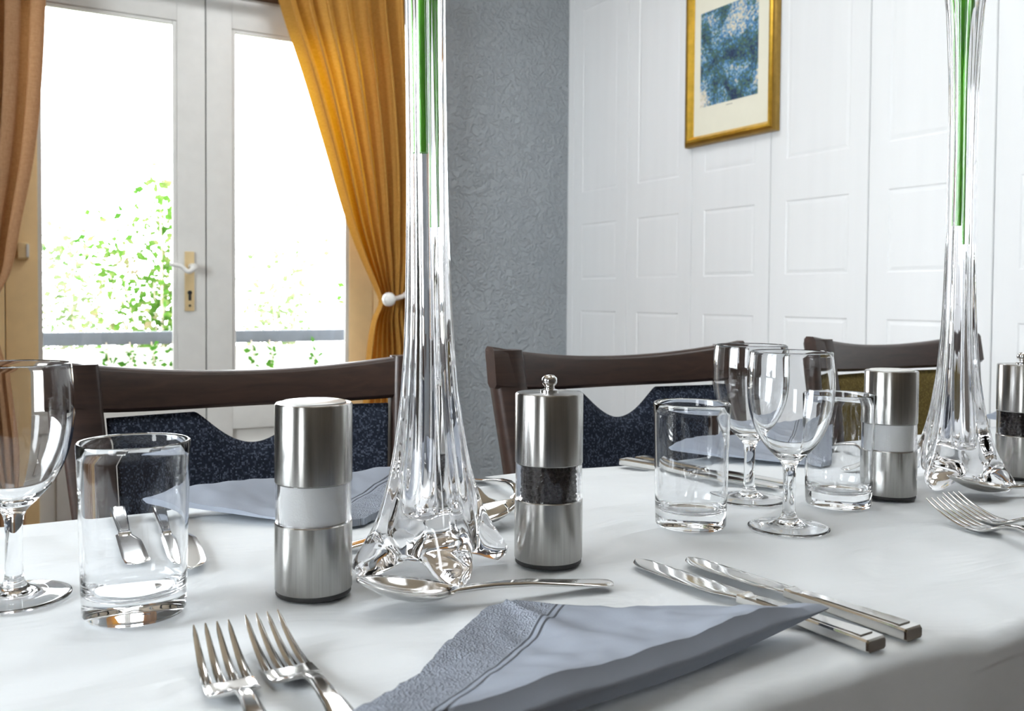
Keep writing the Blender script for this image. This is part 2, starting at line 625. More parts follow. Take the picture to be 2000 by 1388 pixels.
def panel_board(width, fields):
    """a board lying in the yz plane (face towards -x) with bevelled sunk frames around raised fields"""
    ys = [0.0]
    mb = MB()
    a, b = 0.066, width - 0.066
    # sticking the face together from strips that leave the sunk frame free
    zs = [0.0]
    for z0, z1 in fields:
        zs += [z0, z1]
    zs.append(ZC)
    g = 0.0
    T = 0.012
    def quadface(y0, y1, z0, z1, x):
        return [(x, y0, z0), (x, y1, z0), (x, y1, z1), (x, y0, z1)]
    def addq(vs):
        mb.add(vs, [(0, 1, 2, 3)])
    e = 0.0018
    # outer rim
    addq([(e, 0.0, 0), (T, 0.0, 0), (T, 0.0, ZC), (e, 0.0, ZC)])
    addq([(e, width, 0), (T, width, 0), (T, width, ZC), (e, width, ZC)])
    addq([(0, e, 0), (e, 0, 0), (e, 0, ZC), (0, e, ZC)])
    addq([(0, width - e, 0), (e, width, 0), (e, width, ZC), (0, width - e, ZC)])
    addq(quadface(e, a, 0, ZC, 0))
    addq(quadface(b, width - e, 0, ZC, 0))
    for k in range(0, len(zs) - 1, 2):
        addq(quadface(a, b, zs[k], zs[k + 1], 0))
    for z0, z1 in fields:
        prev = (a, b, z0, z1, 0.0)
        for off, dep in ((0.004, 0.0022), (0.007, 0.0022), (0.016, 0.0006)):
            cur = (a + off, b - off, z0 + off, z1 - off, dep)
            p = [(prev[4], prev[0], prev[2]), (prev[4], prev[1], prev[2]), (prev[4], prev[1], prev[3]), (prev[4], prev[0], prev[3])]
            q = [(cur[4], cur[0], cur[2]), (cur[4], cur[1], cur[2]), (cur[4], cur[1], cur[3]), (cur[4], cur[0], cur[3])]
            mb.add(p + q, [(0, 1, 5, 4), (1, 2, 6, 5), (2, 3, 7, 6), (3, 0, 4, 7)])
            prev = cur
        addq(quadface(prev[0], prev[1], prev[2], prev[3], prev[4]))
    return mb


board = panel_board(0.3775, [(0.12, 0.895), (1.026, 1.260), (1.391, 2.16), (2.26, 2.42)]).build('panel_board', 'panel_paint', wr, smooth=False)
j0 = 1.408 + 0.38 * 5
board.location = (XR, j0 + 0.001, 0)
for k in range(1, 9):
    c = board.copy()
    COL.objects.link(c)
    c.location = (XR, j0 + 0.001 - 0.38 * k, 0)

# ------------------------------------------------------------------ the glazed double door
fr = struct_empty('trim_1', 'white door frame')
MB().box(DX0, 0.068, YB - 0.004, YB + 0.12, 0, DZ, 0.003).build('jamb', 'glow_tinted_paint', fr, angle=30)
MB().box(1.315, DX1, YB - 0.004, YB + 0.12, 0, DZ, 0.003).build('jamb', 'glow_tinted_paint', fr, angle=30)
MB().box(0.068, 1.315, YB - 0.004, YB + 0.12, 2.0, DZ, 0.003).build('head', 'white_paint', fr, angle=30)
MB().box(-0.055, DX0, YB - 0.018, YB - 0.0005, 0, 2.10, 0.004).build('architrave', 'glow_tinted_paint', fr, angle=30)
MB().box(DX1, DX1 + 0.07, YB - 0.018, YB - 0.0005, 0, 2.10, 0.004).build('architrave', 'glow_tinted_paint', fr, angle=30)
MB().box(DX0, DX1, YB - 0.018, YB - 0.0005, DZ, 2.10, 0.004).build('architrave', 'white_paint', fr, angle=30)


def door_leaf(name, label, x0, x1, p0, p1, outer_left):
    e = struct_empty(name, label)
    y0, y1 = YB, YB + 0.05
    zb, zt = 0.554, 1.893
    ol, orr = ('glow_tinted_paint', 'white_paint') if outer_left else ('white_paint', 'glow_tinted_paint')  # outer stiles carry the painted curtain glow
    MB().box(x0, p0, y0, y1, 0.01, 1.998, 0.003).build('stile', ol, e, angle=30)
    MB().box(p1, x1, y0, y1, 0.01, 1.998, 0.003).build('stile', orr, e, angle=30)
    MB().box(p0, p1, y0, y1, zt, 1.998, 0.002).build('top_rail', 'white_paint', e, angle=30)
    MB().box(p0, p1, y0, y1, 0.47, zb, 0.002).build('lock_rail', 'white_paint', e, angle=30)
    MB().box(p0, p1, y0, y1, 0.01, 0.14, 0.002).build('bottom_rail', 'white_paint', e, angle=30)
    MB().box(p0, p1, y0 + 0.014, y1 - 0.01, 0.14, 0.47).build('kick_panel', 'white_paint', e, smooth=False)
    MB().box(p0 + 0.05, p1 - 0.05, y0 + 0.006, y0 + 0.0145, 0.19, 0.42, 0.004).build('raised_field', 'white_paint', e, angle=30)
    for bx in ((p0, p0 + 0.014, zb, zt), (p1 - 0.014, p1, zb, zt), (p0 + 0.014, p1 - 0.014, zb, zb + 0.014), (p0 + 0.014, p1 - 0.014, zt - 0.014, zt)):
        MB().box(bx[0], bx[1], y0 + 0.006, y0 + 0.022, bx[2], bx[3], 0.003).build('glazing_bead', 'white_paint', e, angle=30)
    MB().box(p0 + 0.001, p1 - 0.001, y0 + 0.023, y0 + 0.028, zb, zt).build('glass_pane', 'pane', e, smooth=False)
    return e


d1 = door_leaf('door_1', 'left leaf of the white glazed double door, with the lever handle', 0.071, 0.6885, 0.163, 0.594, True)
MB().box(0.056, 0.090, YB + 0.0505, YB + 0.065, 0.0, 2.0).build('door_stop', 'white_paint', fr, smooth=False)
MB().box(1.295, 1.325, YB + 0.0505, YB + 0.065, 0.0, 2.0).build('door_stop', 'white_paint', fr, smooth=False)
MB().box(0.6886, 0.6924, YB + 0.008, YB + 0.045, 0.012, 1.996).build('door_seal', 'black_rubber', fr, smooth=False)
d2 = door_leaf('door_2', 'right leaf of the white glazed double door', 0.6925, 1.312, 0.781, 1.219, False)
plate = MB().box(0.617, 0.649, YB - 0.008, YB, 0.893, 1.100, 0.003).build('backplate', 'brass_cream', d1, angle=30)
k = MB()
bm = bmesh.new()
bmesh.ops.create_cone(bm, cap_ends=True, segments=16, radius1=0.0075, radius2=0.0075, depth=0.003)
k.addbm(bm, Matrix.Translation((0.633, YB - 0.009, 0.957)) @ Matrix.Rotation(pi / 2, 4, 'X'))
k.box(0.6285, 0.6375, YB - 0.0105, YB - 0.0075, 0.930, 0.953, 0.001)
k.build('keyhole', 'black_rubber', plate, angle=30)
bm = bmesh.new()
bmesh.ops.create_cone(bm, cap_ends=True, segments=12, radius1=0.004, radius2=0.004, depth=0.003)
kk = MB()
kk.addbm(bm, Matrix.Translation((0.633, YB - 0.009, 0.912)) @ Matrix.Rotation(pi / 2, 4, 'X'))
kk.build('screw', 'black_rubber', plate, angle=30)
h = MB()
h.tube([(0.640, YB - 0.006, 1.047), (0.640, YB - 0.030, 1.047), (0.640, YB - 0.046, 1.046)], [0.013, 0.012, 0.011], 16)
lv = []
for i in range(15):
    s = i / 14
    lv.append((0.642 - 0.082 * s, YB - 0.046 - 0.004 * sin(pi * s), 1.044 - 0.016 * sin(pi * min(1, s * 1.9)) + 0.008 * s + 0.004 * max(0, s - 0.6)))
h.tube(lv, [0.0095 - 0.0035 * i / 14 for i in range(15)], 12)
h.build('lever_handle', 'white_plastic', d1, angle=50)

sw = thing('contact_box', 'small cream plastic box on the door stile beside the left curtain', 'switch', (0.121, YB - 0.001, 1.062))
MB().box(-0.016, 0.016, -0.022, 0, 0, 0.050, 0.004).build('housing', 'brass_cream', sw, angle=30)
MB().box(0.008, 0.0165, -0.025, -0.019, 0.004, 0.046, 0.002).build('side_strip', 'white_plastic', sw, angle=30)

# ------------------------------------------------------------------ terrace and garden
tag(MB().box(-6, 8, YB + 0.25, 4.9, -0.2, -0.1).build('ground', 'terrace_stone', smooth=False), 'pale terrace paving outside the doors', kind='structure')
tag(MB().box(-14, 16, 4.95, 30, -0.9, -0.8).build('ground', 'lawn', smooth=False), 'pale sunlit garden ground beyond the terrace', kind='structure')
rl = thing('terrace_railing', 'grey horizontal railing along the terrace outside the doors', 'railing', (0.7, 4.62, -0.1))
MB().box(-3.2, 4.2, -0.03, 0.03, 0.815, 0.876, 0.008).build('top_rail', 'rail_grey', rl, angle=30)
MB().box(-3.2, 4.2, -0.012, 0.012, 0.06, 0.10, 0.004).build('bottom_rail', 'rail_grey', rl, angle=30)
MB().box(-3.2, 4.2, -0.006, 0.006, 0.10, 0.80, 0.002).build('infill_panel', 'terrace_stone', rl, angle=30)['label'] = 'pale solid panel under the rail'
for px in (-3.0, -1.6, 0.25, 1.55, 3.0):
    MB().box(px - 0.03, px + 0.03, -0.025, 0.025, 0.0, 0.82, 0.004).build('post', 'rail_grey', rl, angle=30)


def leaves(mb, rng, centers, count, spread, size):
    for i in range(count):
        c = rng.choice(centers)
        p = Vector(c) + Vector((rng.gauss(0, spread), rng.gauss(0, spread), rng.gauss(0, spread)))
        d = Vector((rng.uniform(-1, 1), rng.uniform(-1, 1), rng.uniform(-0.8, 0.5))).normalized()
        s = d.cross(Vector((rng.uniform(-1, 1), rng.uniform(-1, 1), rng.uniform(-1, 1)))).normalized()
        n = d.cross(s)
        L = size * rng.uniform(0.6, 1.3)
        W = L * 0.34
        mb.add([p, p + d * L * 0.45 + s * W - n * W * 0.3, p + d * L, p + d * L * 0.45 - s * W - n * W * 0.3, p + d * L * 0.5],
               [(0, 1, 4), (1, 2, 4), (2, 3, 4), (3, 0, 4)])


def shrub(name, label, loc, height, width, n, mat, seed, size=0.062, lean=0.0):
    rng = random.Random(seed)
    e = thing(name, label, 'shrub', loc)
    br = MB()
    ends = []
    for i in range(13):
        a = rng.uniform(0, 2 * pi)
        hz = height * rng.uniform(0.35, 0.97)
        rr = width * rng.uniform(0.15, 1.0) * (1.15 - 0.55 * hz / height)
        top = Vector((cos(a) * rr + lean * hz, sin(a) * rr * 0.7, hz))
        mid = Vector((cos(a) * rr * 0.35 + lean * hz * 0.3, sin(a) * rr * 0.3, hz * 0.55))
        br.tube([(0, 0, 0), mid, top], [0.022, 0.012, 0.004], 6)
        for t in (0.0, 0.3, 0.55, 0.8, 1.0):
            ends.append(mid.lerp(top, t))
    br.build('branches', 'bark', e)
    lf = MB()
    leaves(lf, rng, ends, n, 0.10, size)
    o = lf.build('foliage', mat, e, smooth=False)
    o['kind'] = 'stuff'
    return e


shrub('garden_shrub', 'tall green shrub beyond the terrace railing, nearest the middle of left pane', (1.08, 6.6, -0.8), 2.58, 0.6, 2200, 'leaf_green', 3, lean=0.0)
shrub('garden_shrub', 'paler loose shrub beyond the railing at the left of the left pane', (0.62, 8.1, -0.8), 2.36, 0.62, 1700, 'leaf_pale', 8)
shrub('garden_shrub', 'pale sparse shrub beyond the railing seen through the right pane', (2.25, 7.9, -0.8), 2.35, 0.55, 1000, 'leaf_pale', 12)
shrub('garden_shrub', 'low green shrub behind the railing at the right of the right pane', (2.10, 6.0, -0.8), 1.9, 0.4, 450, 'leaf_green', 21)
rng = random.Random(5)
for i, (ix, lb) in enumerate([(0.50, 'farthest left ivy sprig under the terrace railing'), (0.60, 'second ivy sprig from the left under the terrace railing'),
                              (0.695, 'middle ivy sprig under the railing in left pane'), (0.79, 'ivy sprig under the railing next to the right edge of left pane'),
                              (1.16, 'ivy sprig under the railing at the left of right pane'), (1.25, 'second ivy sprig under the railing in right pane'),
                              (1.47, 'last ivy sprig on the right under the terrace railing')]):
    e = thing('ivy_sprig', lb, 'plant', (ix, 4.566, 0.60), group='ivy sprigs under the railing')
    MB().tube([(0, 0, 0), (0.008, -0.004, 0.05), (0, 0.022, 0.128)], 0.003, 6).build('stem', 'bark', e)
    lf = MB()
    leaves(lf, rng, [(0, 0, 0.02), (0.01, 0, 0.05), (-0.005, 0, 0.085)], 18, 0.013, 0.036)
    lf.build('foliage', 'ivy_green', e, smooth=False)['kind'] = 'stuff'

# ------------------------------------------------------------------ curtains
CYP = 3.2
pole = thing('curtain_pole', 'dark wooden curtain pole above the glazed doors', 'curtain pole', (0.6, CYP + 0.086, 2.000))
p = MB()
p.tube([(-1.15, 0, 0), (0.86, 0, 0)], 0.016, 20)
p.build('pole', 'dark_pole', pole)
for fx in (-1.165, 0.875):
    f = MB()
    f.lathe([(0, -0.03), (0.012, -0.028), (0.026, -0.01), (0.026, 0.01), (0.012, 0.028), (0, 0.03)], 20)
    f.build('finial', 'dark_pole', pole, (fx, 0, 0))
    bx = fx * 0.94
    MB().tube([(bx, 0.0625, 0.0), (bx, 0.0, 0.0)], 0.010, 12).build('bracket', 'dark_pole', pole)


def curtain(name, label, inner, outer, zt, zb, folds, seed, amp, mat='curtain_cloth'):
    rng = random.Random(seed)
    ph = [rng.uniform(-0.8, 0.8) for _ in range(folds + 2)]
    am = [rng.uniform(0.45, 1.15) for _ in range(folds + 2)]
    nu, nv = folds * 14, 110
    mb = MB()
    vs = []
    x0ref = curve(inner, zt)
    for j in range(nv + 1):
        z = lerp(zt, zb, j / nv)
        xi, xo = curve(inner, z), curve(outer, z)
        wdt = abs(xo - xi)
        for i in range(nu + 1):
            u = i / nu
            ff = u * folds
            k_ = int(min(folds, ff))
            t = ff - k_
            a_ = lerp(am[k_], am[k_ + 1], t)
            p_ = lerp(ph[k_], ph[k_ + 1], t)
            a = amp * a_ * (0.55 + 0.45 * min(1, wdt / 0.45))
            # pleats: rounded fronts, tight valleys
            s = sin(2 * pi * ff + p_ + 0.35 * sin(z * 3 + k_))
            s2 = (abs(s) ** 0.75) * (1 if s > 0 else -1)
            x = lerp(xi, xo, u) + 0.012 * sin(4 * pi * ff + p_) * min(1, wdt / 0.45)
            vs.append((x, CYP - a * s2 - 0.014 * sin(2.3 * z + 5 * u), z))
    fs = []
    for j in range(nv):
        for i in range(nu):
            a = j * (nu + 1) + i
            fs.append((a, a + 1, a + nu + 2, a + nu + 1))
    mb.add(vs, fs)
    e = thing(name, label, 'curtain', (0, 0, 0))
    mb.build('drape', mat, e, angle=180)
    # hooks hold it on the pole
    for q in range(6):
        x = lerp(curve(inner, zt), curve(outer, zt), (q + 0.5) / 6)
        MB().tube([(x, CYP + 0.035, 2.030), (x, CYP + 0.074, 2.034), (x, CYP + 0.086, 2.0165)], 0.002, 6).build('hook', 'dark_pole', e)
    return e


inner_r = [(0.0, 1.20), (0.55, 1.215), (0.739, 1.229), (0.86, 1.250), (0.925, 1.278), (0.96, 1.268), (1.095, 1.208), (1.224, 1.159), (1.494, 1.081), (1.739, 1.006), (1.97, 0.924), (2.1, 0.895)]
outer_r = [(0.0, 1.46), (0.739, 1.42), (0.925, 1.385), (1.10, 1.42), (1.4, 1.455), (1.97, 1.465)]
curtain('curtain', 'mustard curtain tied back at the right of the glazed doors', inner_r, outer_r, 2.10, 0.03, 8, 4, 0.050)
inner_l = [(0.0, 0.12), (0.45, 0.105), (0.62, 0.085), (0.75, 0.06), (0.90, 0.028), (0.95, 0.050), (1.02, 0.080), (1.174, 0.109), (1.379, 0.145), (1.617, 0.168), (1.97, 0.184), (2.1, 0.188)]
outer_l = [(0.0, -0.20), (0.90, -0.11), (1.1, -0.22), (1.97, -0.30)]
curtain('curtain', 'mustard curtain at the left edge of the glazed doors, coloured with lens flare', inner_l, outer_l, 2.10, 0.03, 7, 9, 0.048, 'flare_curtain_cloth')


def tieback(label, x0, x1, zk, zh):
    e = thing('curtain_tieback', label, 'tieback', (x0, CYP - 0.055, zk))
    s = 1 if x1 > x0 else -1
    L = abs(x1 - x0)
    pts = []
    for i in range(15):
        t = i / 14
        pts.append((s * L * t, 0.0 + (0.20) * max(0, t - 0.35) ** 1.6 * 1.5, lerp(0, zh - zk, t ** 1.7)))
    MB().tube(pts, 0.0085, 12).build('cord', 'cord', e)
    b = MB()
    b.lathe([(0, -0.026), (0.012, -0.0235), (0.0215, -0.014), (0.0255, 0), (0.0215, 0.014), (0.012, 0.0235), (0, 0.026)], 24)
    b.build('bead', 'white_plastic', e, (0, -0.008, 0))
    MB().tube([(pts[-1][0], pts[-1][1] - 0.01, pts[-1][2]), (pts[-1][0], 0.204, pts[-1][2])], 0.005, 8).build('hook', 'white_plastic', e)
    return e


tieback('white beaded cord tieback gathering the right mustard curtain', 1.292, 1.43, 0.938, 0.985)
tieback('beaded cord tieback gathering the left curtain', 0.015, -0.14, 0.90, 0.945)

# ------------------------------------------------------------------ framed picture
pic = thing('framed_picture', 'gold framed blue and green landscape print on the white panelled wall', 'picture', (XR, 2.346, 1.485))
hw, ht = 0.216, 0.575


def frame_ring(prof, name, mat, parent):
    """prof: (inset, height off wall) going from outer edge to inner edge"""
    mb = MB()
    secs = []
    for cy_, cz_ in ((-1, 0), (1, 0), (1, 1), (-1, 1)):
        sec = []
        for ins, off in prof:
            y = cy_ * (hw - ins)
            z = ins if cz_ == 0 else ht - ins
            sec.append((-off, y, z))
        secs.append(sec)
    n = len(prof)
    vs = [q for s in secs for q in s]
    fs = []
    for i in range(4):
        for k_ in range(n):
            k2 = (k_ + 1) % n
            j = (i + 1) % 4
            fs.append((i * n + k_, i * n + k2, j * n + k2, j * n + k_))
    mb.add(vs, fs)
    return mb.build(name, mat, parent, angle=25)


frame_ring([(0, 0.001), (0, 0.020), (0.004, 0.026), (0.010, 0.026), (0.013, 0.021), (0.013, 0.001)], 'outer_moulding', 'gold_dark', pic)
frame_ring([(0.0125, 0.001), (0.0125, 0.023), (0.017, 0.030), (0.023, 0.031), (0.028, 0.025), (0.034, 0.017), (0.034, 0.001)], 'frame', 'gold', pic)
MB().box(-0.010, -0.001, -hw + 0.0335, hw - 0.0335, 0.0335, ht - 0.0335).build('mat_board', 'mat_board', pic, smooth=False)
MB().box(-0.0112, -0.0100, -0.127, 0.149, 0.133, 0.459).build('art_print', 'art_print', pic, smooth=False)
MB().box(-0.0104, -0.0100, -0.012, 0.020, 0.1215, 0.1228).build('caption_strip', 'rail_grey', pic, smooth=False)

# ------------------------------------------------------------------ chairs


def make_chair(label, pad_mat):
    e = thing('dining_chair', label, 'chair', (0, 0, 0), 0, 'dining chairs along the far side of the table')

    def bow(x):                       # the back is bowed away from the sitter
        return 0.026 * max(0.0, 1 - (x / 0.198) ** 2)

    def rake(z):
        return 0.185 + 0.06 * max(0, z - 0.46) / 0.41

    def half(z):
        return 0.222 - 0.108 * max(0, 0.87 - z) if z > 0.46 else 0.178

    # rear posts (leg and back upright in one piece)
    for s in (-1, 1):
        secs = []
        for z in (0.0, 0.2, 0.44, 0.50, 0.60, 0.70, 0.78, 0.83, 0.858, 0.866):
            xo = s * half(z)
            wd = curve([(0, 0.030), (0.45, 0.036), (0.6, 0.036), (0.8, 0.044), (0.87, 0.046)], z)
            xi = xo - s * wd
            y0 = rake(z) if z > 0.46 else 0.185 + 0.05 * (0.46 - z)
            dp = 0.030 if z < 0.86 else 0.026
            c = 0.004
            if s > 0:
                xa, xb = xi, xo
            else:
                xa, xb = xo, xi
            secs.append([(xa + c, y0, z), (xb - c, y0, z), (xb, y0 + c, z), (xb, y0 + dp - c, z), (xb - c, y0 + dp, z), (xa + c, y0 + dp, z), (xa, y0 + dp - c, z), (xa, y0 + c, z)])
        MB().loft(secs).build('rear_leg', 'dark_wood', e, angle=50)
    # curved crest rail between the posts
    secs = []
    N = 28
    for i in range(N + 1):
        x = lerp(-0.2215, 0.2215, i / N)
        q = abs(x) / 0.222
        zt_ = 0.852 + 0.019 * q ** 2.0
        zb_ = 0.810 + 0.008 * q ** 4
        yb = rake(zb_) - 0.0015 + bow(x)
        d = 0.024
        c = 0.005
        lean = rake(zt_) - rake(zb_)
        secs.append([(x, yb, zb_ + c), (x, yb + c, zb_), (x, yb + d - c, zb_), (x, yb + d, zb_ + c), (x, yb + d + lean, zt_ - c), (x, yb + d + lean - c, zt_), (x, yb + lean + c, zt_), (x, yb + lean, zt_ - c)])
    MB().loft(secs).build('crest_rail', 'dark_wood', e, angle=50)
    # upholstered back pad with a scooped hand hold
    nu, nv = 120, 20
    front, back = [], []
    zlow = 0.545
    for j in range(nv + 1):
        for i in range(nu + 1):
            u = -1 + 2 * i / nu
            sx_ = u * (half(0.80) - 0.046 - 0.0035)
            d = abs(sx_)
            if d < 0.068:
                sc = 0.040 * (1 - (d / 0.068) ** 2) ** 1.25
            else:
                sc = 0
            ztop = 0.8055 - sc
            v = j / nv
            z = lerp(zlow, ztop, v)
            x = u * (half(z) - curve([(0.45, 0.036), (0.6, 0.036), (0.8, 0.044), (0.87, 0.046)], z) - 0.0035)
            edge = min(1, min((1 - abs(u)) / 0.035, (1 - v) / 0.07, v / 0.07))
            puff = 0.010 * sqrt(max(0, 1 - (1 - edge) ** 2))
            y = rake(z) + bow(x) + 0.012
            front.append((x, y - 0.003 - puff, z))
            back.append((x, y + 0.003 + puff * 0.7, z))
    mb = MB()
    vs = front + back
    M_ = len(front)
    fs = []
    W_ = nu + 1
    for j in range(nv):
        for i in range(nu):
            a = j * W_ + i
            fs.append((a, a + 1, a + W_ + 1, a + W_))
            fs.append((M_ + a, M_ + a + W_, M_ + a + W_ + 1, M_ + a + 1))
    rim = [i for i in range(W_)] + [j * W_ + nu for j in range(1, nv + 1)] + [nv * W_ + i for i in range(nu - 1, -1, -1)] + [j * W_ for j in range(nv - 1, 0, -1)]
    for a, b in zip(rim, rim[1:] + rim[:1]):
        fs.append((a, M_ + a, M_ + b, b))
    mb.add(vs, fs)
    mb.build('back_pad', pad_mat, e, angle=60)
    MB().box(-0.155, 0.155, 0.200, 0.222, 0.510, 0.544, 0.004).build('lower_rail', 'dark_wood', e, angle=40)
    MB().box(-0.205, 0.205, -0.205, 0.180, 0.430, 0.490, 0.022, 4).build('seat', pad_mat, e, angle=50)
    MB().box(-0.185, 0.185, -0.185, 0.180, 0.375, 0.430, 0.003).build('seat_frame', 'dark_wood', e, angle=40)
    for s in (-1, 1):
        secs = []
        for z, r in ((0, 0.014), (0.2, 0.017), (0.43, 0.020)):
            cx, cyy = s * 0.175, -0.175
            secs.append([(cx - r, cyy - r, z), (cx + r, cyy - r, z), (cx + r, cyy + r, z), (cx - r, cyy + r, z)])
        MB().loft(secs).build('front_leg', 'dark_wood', e, angle=30)
    return e


ch1 = make_chair('dark wooden dining chair with navy woven back in front of the glazed doors', 'navy_weave')
ch1.location = (0.288, 1.10 - 0.245, 0)
ch1.scale = (1, 1, 1.008)
ch2 = place_copy(ch1, 'dark wooden dining chair with navy woven back in front of the grey wall corner', (0.800, 1.05 - 0.245, 0))
ch2.scale = (1, 1, 1.016)
ch3 = make_chair('dark wooden dining chair with khaki woven back behind the right vase', 'khaki_weave')
ch3.location = (1.407, 1.06 - 0.245, 0)
ch3.scale = (1, 1, 1.020)

# ------------------------------------------------------------------ table and cloth
TZ = 0.75
SK = -0.026                                     # the table stands slightly askew
NY, FY = 0.350, 0.924                           # near and far edge at x = 0
TX0, TX1 = -0.34, 1.92
tb = thing('dining_table', 'long wooden dining table hidden under the white cloth', 'table', (0.79, 0.637 + SK * 0.79, 0), math.atan(SK))
MB().box(-1.12, 1.12, -0.262, 0.272, 0.705, 0.735, 0.004).build('tabletop', 'table_wood', tb, angle=30)
for lx in (-1.05, 0.31, 1.05):
    for ly in (-0.24, 0.24):
        MB().box(lx - 0.025, lx + 0.025, ly - 0.025, ly + 0.025, 0, 0.705, 0.004).build('leg', 'table_wood', tb, angle=30)


def cloth_mesh():
    R_ = 0.010
    DROP = 0.20

    def fold(s, lo, hi):
        """arc length position s (0 at lo edge start) -> (coord, drop)"""
        if lo + R_ <= s <= hi - R_:
            return s, 0.0, 0.0
        if s < lo + R_:
            d = lo + R_ - s
            sg = -1
            base = lo + R_
        else:
            d = s - (hi - R_)
            sg = 1
            base = hi - R_
        q = R_ * pi / 2
        if d < q:
            a = d / R_
            return base + sg * R_ * sin(a), R_ * (1 - cos(a)), 0.0
        return base + sg * R_, R_ + (d - q), d - q
    xs = []
    s = TX0 - DROP
    while s < TX1 + DROP:
        xs.append(s)
        s += 0.006 if TX0 + 0.03 < s < TX1 - 0.03 else 0.005
    ys = []
    s = NY - DROP
    while s < FY + DROP:
        ys.append(s)
        near = min(abs(s - NY), abs(s - FY))
        s += 0.0022 if near < 0.02 else (0.0055 if NY < s < FY else 0.012)
    vs = []
    for sy in ys:
        for sx in xs:
            x, dx, hx = fold(sx, TX0, TX1)
            y, dy, hy = fold(sy, NY, FY)
            dz = max(dx, dy)
            if dx > 0 and dy > 0:
                dz = max(dx, dy)
            # soft wrinkles of the spread cloth
            n1 = noise.noise(Vector((sx * 5.0 + 3, sy * 9.0, 1.3)))
            n2 = noise.noise(Vector((sx * 13.0 + sy * 9.0, sy * 22.0 - sx * 6, 7.7)))
            n3 = abs(noise.noise(Vector((sx * 3.5 - sy * 4 + 11, sy * 7.0 + sx * 2.2, 4.2))))
            wr_ = -0.0014 + 0.0014 * n1 + 0.0008 * n2 - 0.0022 * max(0, 0.22 - n3) / 0.22
            wr_ = min(0.0, wr_)
            # pressed crease running parallel to the far edge
            cr = abs(sy - (FY - 0.072 + 0.004 * sin(sx * 4)))
            wr_ += 0.0030 * max(0, 1 - cr / 0.011)
            # waves in the overhang and a gently uneven edge
            ny = 0.0
            if hy > 0:
                k_ = min(1, hy / 0.16)
                ny = (0.020 * sin(sx * 17 + 1.2 * sin(sx * 5)) + 0.010 * sin(sx * 41)) * k_ + 0.012 * k_
                if sy < NY:
                    ny = -ny * 0.35 + 0.012 * k_
                else:
                    ny = abs(ny) * 0.7
            e_ = max(0, 1 - abs(sy - NY) / 0.05)
            sag = e_ ** 2 * (0.003 + 0.0016 * sin(sx * 23 + 0.6) + 0.0008 * sin(sx * 51))
            vs.append((x, y + ny + SK * x, TZ - dz + wr_ - sag * (1 if dy < 0.02 else 0)))
    W_ = len(xs)
    fs = []
    for j in range(len(ys) - 1):
        for i in range(W_ - 1):
            a = j * W_ + i
            fs.append((a, a + 1, a + W_ + 1, a + W_))
    return MB().add(vs, fs)


tc = cloth_mesh().build('tablecloth', 'cloth', angle=180)
tag(tc, 'white tablecloth spread over the long dining table and hanging over its edges', 'tablecloth')

# ------------------------------------------------------------------ grinders


def grinder(name, label, loc, kind):
    e = thing(name, label, 'grinder', loc, 0, kind + ' grinders on the table')
    R_ = 0.0257
    MB().lathe([(0, 0), (R_ - 0.0012, 0), (R_ - 0.0006, 0.0008), (R_ - 0.0006, 0.0034), (0, 0.0034)], 64).build('base_ring', 'black_rubber', e)
    MB().lathe([(0, 0.0034), (R_ - 0.0005, 0.0034), (R_, 0.0042), (R_, 0.0480), (R_ - 0.0006, 0.0487), (0, 0.0487)], 96).build('lower_body', 'brushed_steel', e)
    MB().lathe([(0.0222, 0.0489), (R_ - 0.0005, 0.0489), (R_ - 0.0005, 0.0751), (0.0222, 0.0751), (0.0222, 0.0489)], 96).build('window_sleeve', 'sleeve_glass', e)
    if kind == 'salt':
        MB().lathe([(0, 0.0490), (0.0219, 0.0490), (0.0219, 0.0749), (0, 0.0749)], 64).build('salt_filling', 'salt', e)
    else:
        MB().lathe([(0, 0.0490), (0.0188, 0.0490), (0.0188, 0.0749), (0, 0.0749)], 48).build('pepper_core', 'pepper', e)
        rng_ = random.Random(2)
        pc = MB()
        for a in range(26):
            for b in range(7):
                w_ = 2 * pi * (a + 0.5 * (b % 2) + rng_.uniform(-.2, .2)) / 26
                bm_ = bmesh.new()
                bmesh.ops.create_icosphere(bm_, subdivisions=1, radius=0.0021 * rng_.uniform(0.8, 1.1))
                rr = 0.0195 + rng_.uniform(-0.0006, 0.0004)
                pc.addbm(bm_, Matrix.Translation((rr * cos(w_), rr * sin(w_), 0.0512 + 0.0036 * b + rng_.uniform(-.0005, .0005))))
        pc.build('peppercorns', 'pepper', e)['kind'] = 'stuff'
    MB().lathe([(0, 0.0753), (R_ - 0.0006, 0.0753), (R_, 0.0760), (R_, 0.1272), (R_ - 0.0008, 0.1282), (R_ - 0.004, 0.1284), (0, 0.1284)], 96).build('upper_body', 'brushed_steel', e)
    if kind == 'pepper':
        kb = [(0, 0.1284), (0.0068, 0.1284), (0.0068, 0.1302), (0.0040, 0.1310), (0.0036, 0.1330), (0.0052, 0.1344), (0.0060, 0.1364), (0.0056, 0.1392), (0.0034, 0.1412), (0, 0.1418)]
        MB().lathe(kb, 32).build('knob', 'chrome', e, angle=60)
    else:
        MB().lathe([(0, 0.1284), (0.0215, 0.1284), (0.0215, 0.1290), (0.0205, 0.1294), (0, 0.1294)], 64).build('glint_disc', 'white_plastic', e)  # bright reflection on the steel top, put in as a white disc
    return e


